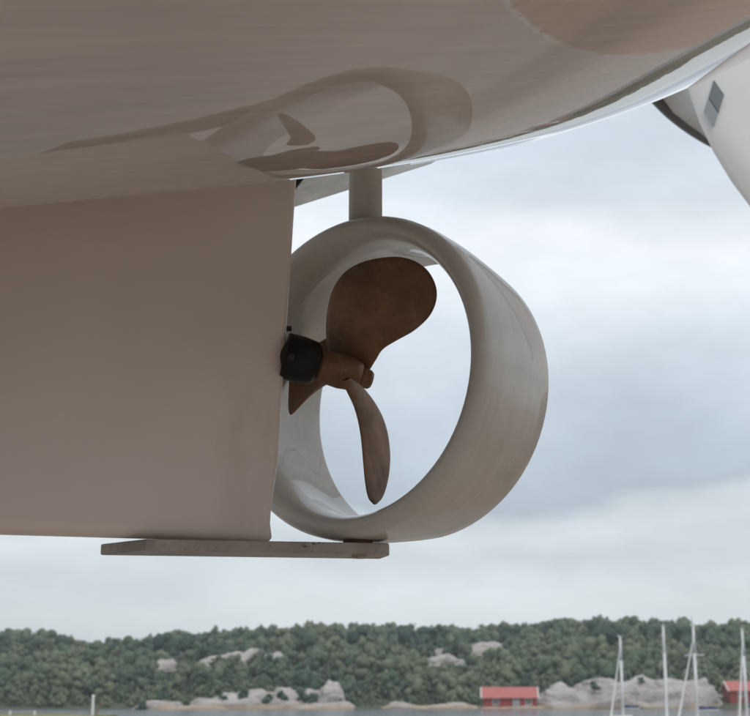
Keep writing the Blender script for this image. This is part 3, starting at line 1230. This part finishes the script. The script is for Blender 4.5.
# psi, radius, pitch, root chord, taper, chord, widest at, tip power, rake (3), sweep (2), cup
BLADES = [(1.5893, .2840, .8997, .0880, .4600, .2720, .6500, .6300, -.0032, -.0134, -.0002, -.1028, -.0944, .0064),
          (-.7700, .3060, 1.0200, .0700, .5100, .3000, .7300, .6400, -.0140, -.0340, -.0390, -.1300, -.0470, .0130),
          (3.3576, .3060, .9702, .0826, .3965, .2655, .6257, .6000, -.0148, -.0180, -.0444, -.1273, -.0409, .0240)]
pax = np.array([math.sin(PYAW) * math.cos(PSL), math.cos(PYAW) * math.cos(PSL), math.sin(PSL)])
pport = np.array([math.cos(PYAW), -math.sin(PYAW), 0])
pup = np.cross(pport, pax)
pup *= np.sign(pup[2])
pc = at(345, 372, 3.036)


def blade(psi0, RP, pit, c0, tp_, c1, xt, pw, r0, r1, r2, w1, w2, cup):
    nr, nc_ = 34, 24
    front, backf = [], []
    for i in range(nr + 1):
        x = .09 + .91 * (1 - (1 - i / nr) ** 1.7)
        r = RP * x
        if x < xt:
            k_ = max(0.0, (x - .1) / (xt - .1))
            ch = c0 + (c1 - c0) * (k_ * k_ * (3 - 2 * k_) * (1 - tp_) + k_ * tp_)
        else:
            ch = max(.001, c1 * max(0.0, 1 - ((x - xt) / (1 - xt)) ** 2) ** pw)
        beta = math.atan(pit / (2 * math.pi * max(r, .06)))
        rake = r0 + r1 * x + r2 * x * x
        cen = w1 * x + w2 * x * x
        tk = .016 * (1 - x) + .003
        a, b = [], []
        for j in range(nc_ + 1):
            v = -math.cos(math.pi * j / nc_)
            u = v * ch / 2 + cen
            ang_ = psi0 + u * math.cos(beta) / max(r, .06)
            axl = rake - u * math.sin(beta) + cup * v * v * x
            e = math.sqrt(max(0, 1 - v * v))
            for lst, sg in ((a, 1), (b, -1)):
                lst.append(pc + off + pax * (axl + sg * tk * e * .5) + r * (math.cos(ang_) * pport + math.sin(ang_) * pup))
        front.append(a)
        backf.append(b)
    mb_ = MB()
    rows_ = [fa_ + ba_[::-1][1:-1] for fa_, ba_ in zip(front, backf)]
    mb_.grid(rows_, close_u=True)
    m_ = len(rows_[0])
    mb_.f.append(tuple(range(nr * m_, nr * m_ + m_)))
    return mb_


def outline_blade(px_pts, mid_params, open_to=0.0, cupd=.016, twd=1.2):
    ref = np.array(blade(*mid_params).v)
    c_ = ref.mean(0)
    nrm = np.linalg.svd(ref - c_, full_matrices=False)[2][2]
    eye = np.array([0, 0, EYE]) + off
    if nrm @ (eye - c_) < 0:
        nrm = -nrm
    if open_to:                                   # pitch the blade's plane to at least this angle to the sight line
        vw = unit(eye - c_)
        k_ = 0.0
        while unit(nrm + vw * k_) @ vw < math.sin(open_to):
            k_ += .01
        nrm = unit(nrm + vw * k_)
    if isinstance(px_pts, tuple):                 # two edges from root to tip, joined by a lens-shaped section
        def edge(pts):
            p_ = np.array(pts, float)
            t_ = np.linspace(0, 1, len(p_))
            tt = np.sin(np.linspace(0, math.pi / 2, 34))
            q_ = np.stack([np.interp(np.linspace(0, 1, 200), t_, p_[:, c]) for c in (0, 1)], 1)
            for _ in range(60):
                q_[1:-1] = (q_[:-2] + q_[1:-1] + q_[2:]) / 3
            q_ = np.stack([np.interp(tt, np.linspace(0, 1, 200), q_[:, c]) for c in (0, 1)], 1)
            return np.array([eye + ray(*a_) * ((c_ - eye) @ nrm) / (ray(*a_) @ nrm) for a_ in q_])
        le, ri = edge(px_pts[0]), edge(px_pts[1])
        rows_ = []
        for k_ in range(len(le)):
            f_ = k_ / (len(le) - 1)
            tk = .013 * (1 - f_) + .004
            up_, dn_ = [], []
            for j in range(13):
                v = -math.cos(math.pi * j / 12)
                b_ = le[k_] + (ri[k_] - le[k_]) * (v + 1) / 2
                e_ = tk / 2 * math.sqrt(max(0, 1 - v * v))
                up_.append(b_ + nrm * e_)
                dn_.append(b_ - nrm * e_)
            rows_.append(up_ + dn_[::-1][1:-1])
        return MB().grid(rows_, close_u=True)
    cr = []
    n_ = len(px_pts)
    P_ = np.array(px_pts, float)
    for i in range(n_):
        p0, p1, p2, p3 = P_[i - 1], P_[i], P_[(i + 1) % n_], P_[(i + 2) % n_]
        for k_ in range(6):
            t_ = k_ / 6
            cr.append(.5 * (2 * p1 + (p2 - p0) * t_ + (2 * p0 - 5 * p1 + 4 * p2 - p3) * t_ ** 2 + (3 * p1 - p0 - 3 * p2 + p3) * t_ ** 3))
    ring = []
    for px_, py_ in cr:
        d_ = ray(px_, py_)
        ring.append(eye + d_ * ((c_ - eye) @ nrm) / (d_ @ nrm))
    ring = np.array(ring)
    ctr = ring.mean(0)
    root_dir = unit(pc + off - ctr)
    front, back = [], []
    for k_ in range(13):
        rho = 1 - k_ / 12
        base = ctr + (ring - ctr) * rho
        tk = .003 + .009 * (1 - rho ** 2)
        cup = cupd * rho ** 2
        tw = ((base - ctr) @ np.cross(nrm, root_dir)) * ((base - ctr) @ root_dir) * twd
        disp = (cup + tw)[:, None] * -nrm
        front.append(base + disp + nrm * tk / 2)
        back.append(base + disp - nrm * tk / 2)
    rows_ = [list(r_) for r_ in front[::-1]] + [list(r_) for r_ in back]
    return MB().grid(rows_, close_u=True)


UPPER = [(333, 368), (327, 350), (325, 330), (326, 308), (331, 287), (342, 271), (358, 262), (378, 257.5), (398, 257), (415, 262), (428, 272),
         (435.5, 287), (435, 302), (427, 317), (411, 331), (393, 341), (379, 350), (371, 362), (362, 374), (345, 378)]
outline_blade(UPPER, BLADES[0]).build('blade', M['bronze'], propeller, smooth=True)
LOWER = ([(343, 381), (347, 391), (354, 405), (358.5, 421), (361.5, 440), (363, 460), (364.5, 478), (366.5, 492), (369, 500), (374, 504.5)],
         [(348, 378), (361, 385), (374, 401), (383.5, 418), (388.5, 436), (390.5, 455), (389.5, 473), (386, 489), (382, 499), (376, 504.5)])
outline_blade(LOWER, BLADES[1], R(24), .003, 0.0).build('blade', M['bronze'], propeller, smooth=True)
for bl_ in BLADES[2:]:
    blade(*bl_).build('blade', M['bronze'], propeller, smooth=True)

# stern bearing on the skeg's trailing edge
b1 = h0 - ax * .012
b0 = h0 - ax * .15
br = MB()
lathe(br, h0 + off, ax, [(-.098, .001), (-.098, .012), (-.09, .030), (-.088, .051), (-.05, .052), (-.022, .049), (-.012, .040), (-.010, .030), (-.010, .001)], n=40)
bearing = br.build('stern_bearing', M['black'], boat, smooth=True)
c = np.array(bp(*((onp(291, 358, .05)[0]), .048, onp(291, 358, .05)[1]))) + off
MB().tube(c, c + S * .010 + 0, .0075, .0075, 14).build('grub_screw', M['dark_metal'], bearing)
c = np.array(bp(*((onp(286, 327, .0)[0]), -.012, onp(286, 327, .0)[1]))) + off
MB().tube(c, c + A * .014, .006, .006, 10).build('bolt', M['dark_metal'], boat)
sh = MB()
sh.tube(h0 + off - ax * .03, h0 + off + ax * .02, .026, n=24)
sh.build('shaft', M['dark_metal'], boat)

# ------------------------------------------------------------------ boat supports (left of the frame)
def crib(t, lab):
    root = empty('keel_crib', (0, 0, 0), lab, 'timber crib', 'timber cribs under the keel')
    c = np.array(bp(t, 0, 0))
    root.location = (c[0], c[1], 0)
    zb = SKB if t > -2.4 else SKB + .5 * ((-2.4 - t) / 1.5) ** 1.6
    nl = 8
    hgt = (zb - .004) / nl
    rot = math.atan2(A[1], A[0])
    for i in range(nl):
        for sg in (-1, 1):
            m_ = MB()
            if i % 2 == 0:
                d_ = A * .22 * sg
                m_.box((d_[0], d_[1], hgt * (i + .5)), (.17, .8, hgt - .002), rot)
            else:
                d_ = S * .28 * sg
                m_.box((d_[0], d_[1], hgt * (i + .5)), (.62, .17, hgt - .002), rot)
            m_.build('beam', M['timber'], root)
    # cap beam in the middle carries the keel
    return root


crib(-1.75, 'stacked timber crib under the skeg close to the propeller')
crib(-2.35, 'stacked timber crib under the forward foot of the skeg')


def stand(t, s, lab):
    c = np.array(bp(t, s, 0))
    zt = hull_z(t, s) - .01
    root = empty('boat_stand', (c[0], c[1], 0), lab, 'boat stand', 'steel stands under the hull')
    m_ = MB()
    m_.tube((0, 0, .5), (0, 0, zt - .06), .03, n=12)
    m_.build('screw', M['dark_metal'], root)
    for k_ in range(3):
        a_ = k_ * 2.094
        MB().tube((.5 * math.cos(a_), .5 * math.sin(a_), .02), (0, 0, .95), .028, n=10).build('leg', M['steel_blue'], root)
    MB().box((0, 0, zt - .045), (.28, .28, .05)).build('pad', M['timber'], root)


stand(-2.9, 1.25, 'blue steel stand under the port bilge')
stand(-5.0, .9, 'blue steel stand under the port bow')
stand(-2.9, -.7, 'blue steel stand under the starboard bilge')
stand(-5.0, -.3, 'blue steel stand under the starboard bow')

# ------------------------------------------------------------------ second boat, its bow past the stern
def bow_boat():
    Y0 = 6.4
    stem_px = [(668, 30), (676, 54), (683, 74), (690.5, 96), (700, 124), (714, 153), (731, 181), (750, 206.5), (775, 236), (815, 275), (880, 325), (985, 392)]
    pts = [at(x, y, Y0) for x, y in stem_px]
    off2 = np.array([4.0, 8.0, 0])
    root = empty('neighbour_boat', tuple(off2), 'white boat with a raked bow and black rubbing strake standing beyond the stern', 'boat')
    aft = unit((.86, .50, 0))               # its hull runs aft to the right and away
    side = np.array([aft[1], -aft[0], 0])   # towards the camera
    N = len(pts)
    near = []
    for d in [0, .006, .015, .03, .06, .12, .25, .45, .7, 1.0, 1.5, 2.2, 3.2, 4.5, 6.0]:
        row = []
        for i, p_ in enumerate(pts):
            hgt = 1 - i / (N - 1)
            w = (1 - math.exp(-d / .9)) * (.72 + .28 * hgt) * .8 + .035 * math.sqrt(min(1, d / .06))
            row.append(p_ + aft * d + side * w - off2)
        near.append(row)
    MB().grid(near).build('hull_side', M['white_paint'], root, smooth=True)
    # far side: flare from the stem out to the sheer
    rail = [at(x, y, yy) for x, y, yy in ((655, 40, 6.45), (640, 70, 6.6), (645, 86, 6.85), (657, 99.5, 7.15), (671, 114, 7.5), (685, 125.5, 7.9), (702, 137, 8.4), (730, 152, 9.2), (780, 175, 10.6))]
    foot = [pts[0] + aft * .01, pts[1] + aft * .01, pts[2] + aft * .01, pts[3] + aft * .01, pts[4] + aft * .05, pts[4] + aft * .5, pts[5] + aft * .8, pts[6] + aft * 1.6, pts[7] + aft * 3]
    rows_ = []
    for k in range(9):
        f = k / 8
        rows_.append([a_ + (b_ - a_) * f + np.array([0, 0, .05]) * math.sin(math.pi * f) - off2
                      for i_, (a_, b_) in enumerate(zip(rail, foot))])
    MB().grid(rows_, flip=True).build('hull_side', M['shaded_white'], root, smooth=True)
    rl = MB()
    rk = np.array(rail)
    ti = np.linspace(0, len(rail) - 1, 60)
    for _ in range(1):
        rs_ = np.stack([np.interp(ti, np.arange(len(rail)), rk[:, c_]) for c_ in range(3)], 1)
    for _ in range(6):
        rs_[1:-1] = (rs_[:-2] + rs_[1:-1] + rs_[2:]) / 3
    rr_ = [r_ - off2 for r_ in rs_]
    for a_, b_ in zip(rr_[:-1], rr_[1:]):
        rl.tube(a_ + np.array([0, 0, .01]), b_ + np.array([0, 0, .01]), .04, n=12, caps=False)
    rl.build('rubbing_strake', M['rubrail'], root, smooth=True)
    rl = MB()
    for a_, b_ in zip(near[3:-1], near[4:]):
        rl.tube(a_[0], b_[0], .036, n=10)
    rl.build('rubbing_strake', M['rubrail'], root, smooth=True)
    # two-tone grey patch on the bow, on the hull's own surface

    def on_hull(px, py):
        d_ = ray(px, py)
        best = None
        for r0, r1 in zip(near[:-1], near[1:]):
            for i in range(N - 1):
                for tri in ((r0[i], r0[i + 1], r1[i + 1]), (r0[i], r1[i + 1], r1[i])):
                    q0, q1, q2 = [t_ + off2 - np.array([0, 0, EYE]) for t_ in tri]
                    n_ = np.cross(q1 - q0, q2 - q0)
                    den = n_ @ d_
                    if abs(den) < 1e-12:
                        continue
                    p_ = d_ * (n_ @ q0) / den
                    m_ = np.linalg.lstsq(np.stack([q1 - q0, q2 - q0], 1), p_ - q0, rcond=None)[0]
                    if m_[0] >= -1e-3 and m_[1] >= -1e-3 and m_.sum() <= 1.002 and (best is None or p_[1] < best[0][1]):
                        best = (p_, n_ / np.linalg.norm(n_))
        return best

    def plate(corners, m_, nm):
        hits = [on_hull(*c_) for c_ in corners]
        vin = [h_[0] + np.array([0, 0, EYE]) - off2 for h_ in hits]
        nn = unit(sum(h_[1] * (-1 if h_[1] @ ray(*c_) > 0 else 1) for h_, c_ in zip(hits, corners)))
        lo_, hi_ = [v_ - nn * .01 for v_ in vin], [v_ + nn * .012 for v_ in vin]
        mesh(nm, lo_ + hi_, [(3, 2, 1, 0), (4, 5, 6, 7), (0, 1, 5, 4), (1, 2, 6, 5), (2, 3, 7, 6), (3, 0, 4, 7)], m_, root)
    plate([(713.7, 80.5), (724, 95.5), (718.5, 113), (708.5, 98)], M['grey_patch'], 'bow_patch')
    plate([(708.3, 98.7), (718.3, 113.7), (713.5, 127), (704.5, 112)], M['grey_patch_light'], 'bow_patch')
    # keel, and the blocks it rests on
    b0_ = pts[-1] - off2
    kb = unit((aft[0], aft[1], 0))
    MB().tube(b0_, b0_ + kb * 4.5, .07, n=8).build('keel', M['white_paint'], root)
    zk = pts[-1][2] - .07
    for d in (.6, 3.6):
        c_ = pts[-1] + kb * d
        bl = empty('timber_block', (c_[0], c_[1], 0), 'timber block pile under the %s of the neighbouring boat' % ('fore keel' if d < 1 else 'after keel'), 'timber block')
        nl = 5
        for i in range(nl):
            MB().box((0, 0, (i + .5) * zk / nl), (.9 if i % 2 else .3, .3 if i % 2 else .9, zk / nl - .002)).build('beam', M['timber'], bl)


bow_boat()

# ------------------------------------------------------------------ added shed, unseen behind the camera, put there to block low sky
shed = empty('sky_blocker_shed', (2, -14, 0), 'added brown boarded shed with a dark roof, unseen, blocking the low sky', 'sky blocker')
SW, SD, SH = 46.0, 10.0, 5.4
MB().box((0, -SD / 2, SH / 2), (SW, SD, SH)).build('wall', M['brown_wood'], shed)
rm = MB()
for sg in (-1, 1):
    yc = -SD / 2
    a_ = [(-SW / 2 - .5, yc + sg * (SD / 2 + .6), SH - .1), (SW / 2 + .5, yc + sg * (SD / 2 + .6), SH - .1), (SW / 2 + .5, yc, SH + 2), (-SW / 2 - .5, yc, SH + 2)]
    b_ = [(p_[0], p_[1], p_[2] + .15) for p_ in a_]
    rm.add(a_ + b_, [(0, 1, 2, 3), (7, 6, 5, 4), (0, 4, 5, 1), (1, 5, 6, 2), (2, 6, 7, 3), (3, 7, 4, 0)])
rm.build('roof', M['dark_metal'], shed)
for dx in (-14, -2, 10):
    MB().box((dx, .03, 2.4), (6, .12, 4.8)).build('door', M['door_grey'], shed)

# ------------------------------------------------------------------ humid air over the water
HZ = bpy.data.materials.new('haze')
HZ.use_nodes = True
hn = HZ.node_tree
hn.nodes.remove(hn.nodes['Principled BSDF'])
pv = hn.nodes.new('ShaderNodeVolumePrincipled')
pv.inputs['Color'].default_value = (.90, .95, 1.0, 1)
pv.inputs['Density'].default_value = .0003
hn.links.new(pv.outputs['Volume'], hn.nodes['Material Output'].inputs['Volume'])
MB().box((0, 650, 22), (3040, 1740, 56)).build('haze', HZ, kind='stuff', label='thin grey sea haze over the marina and the far hill', cat='haze')
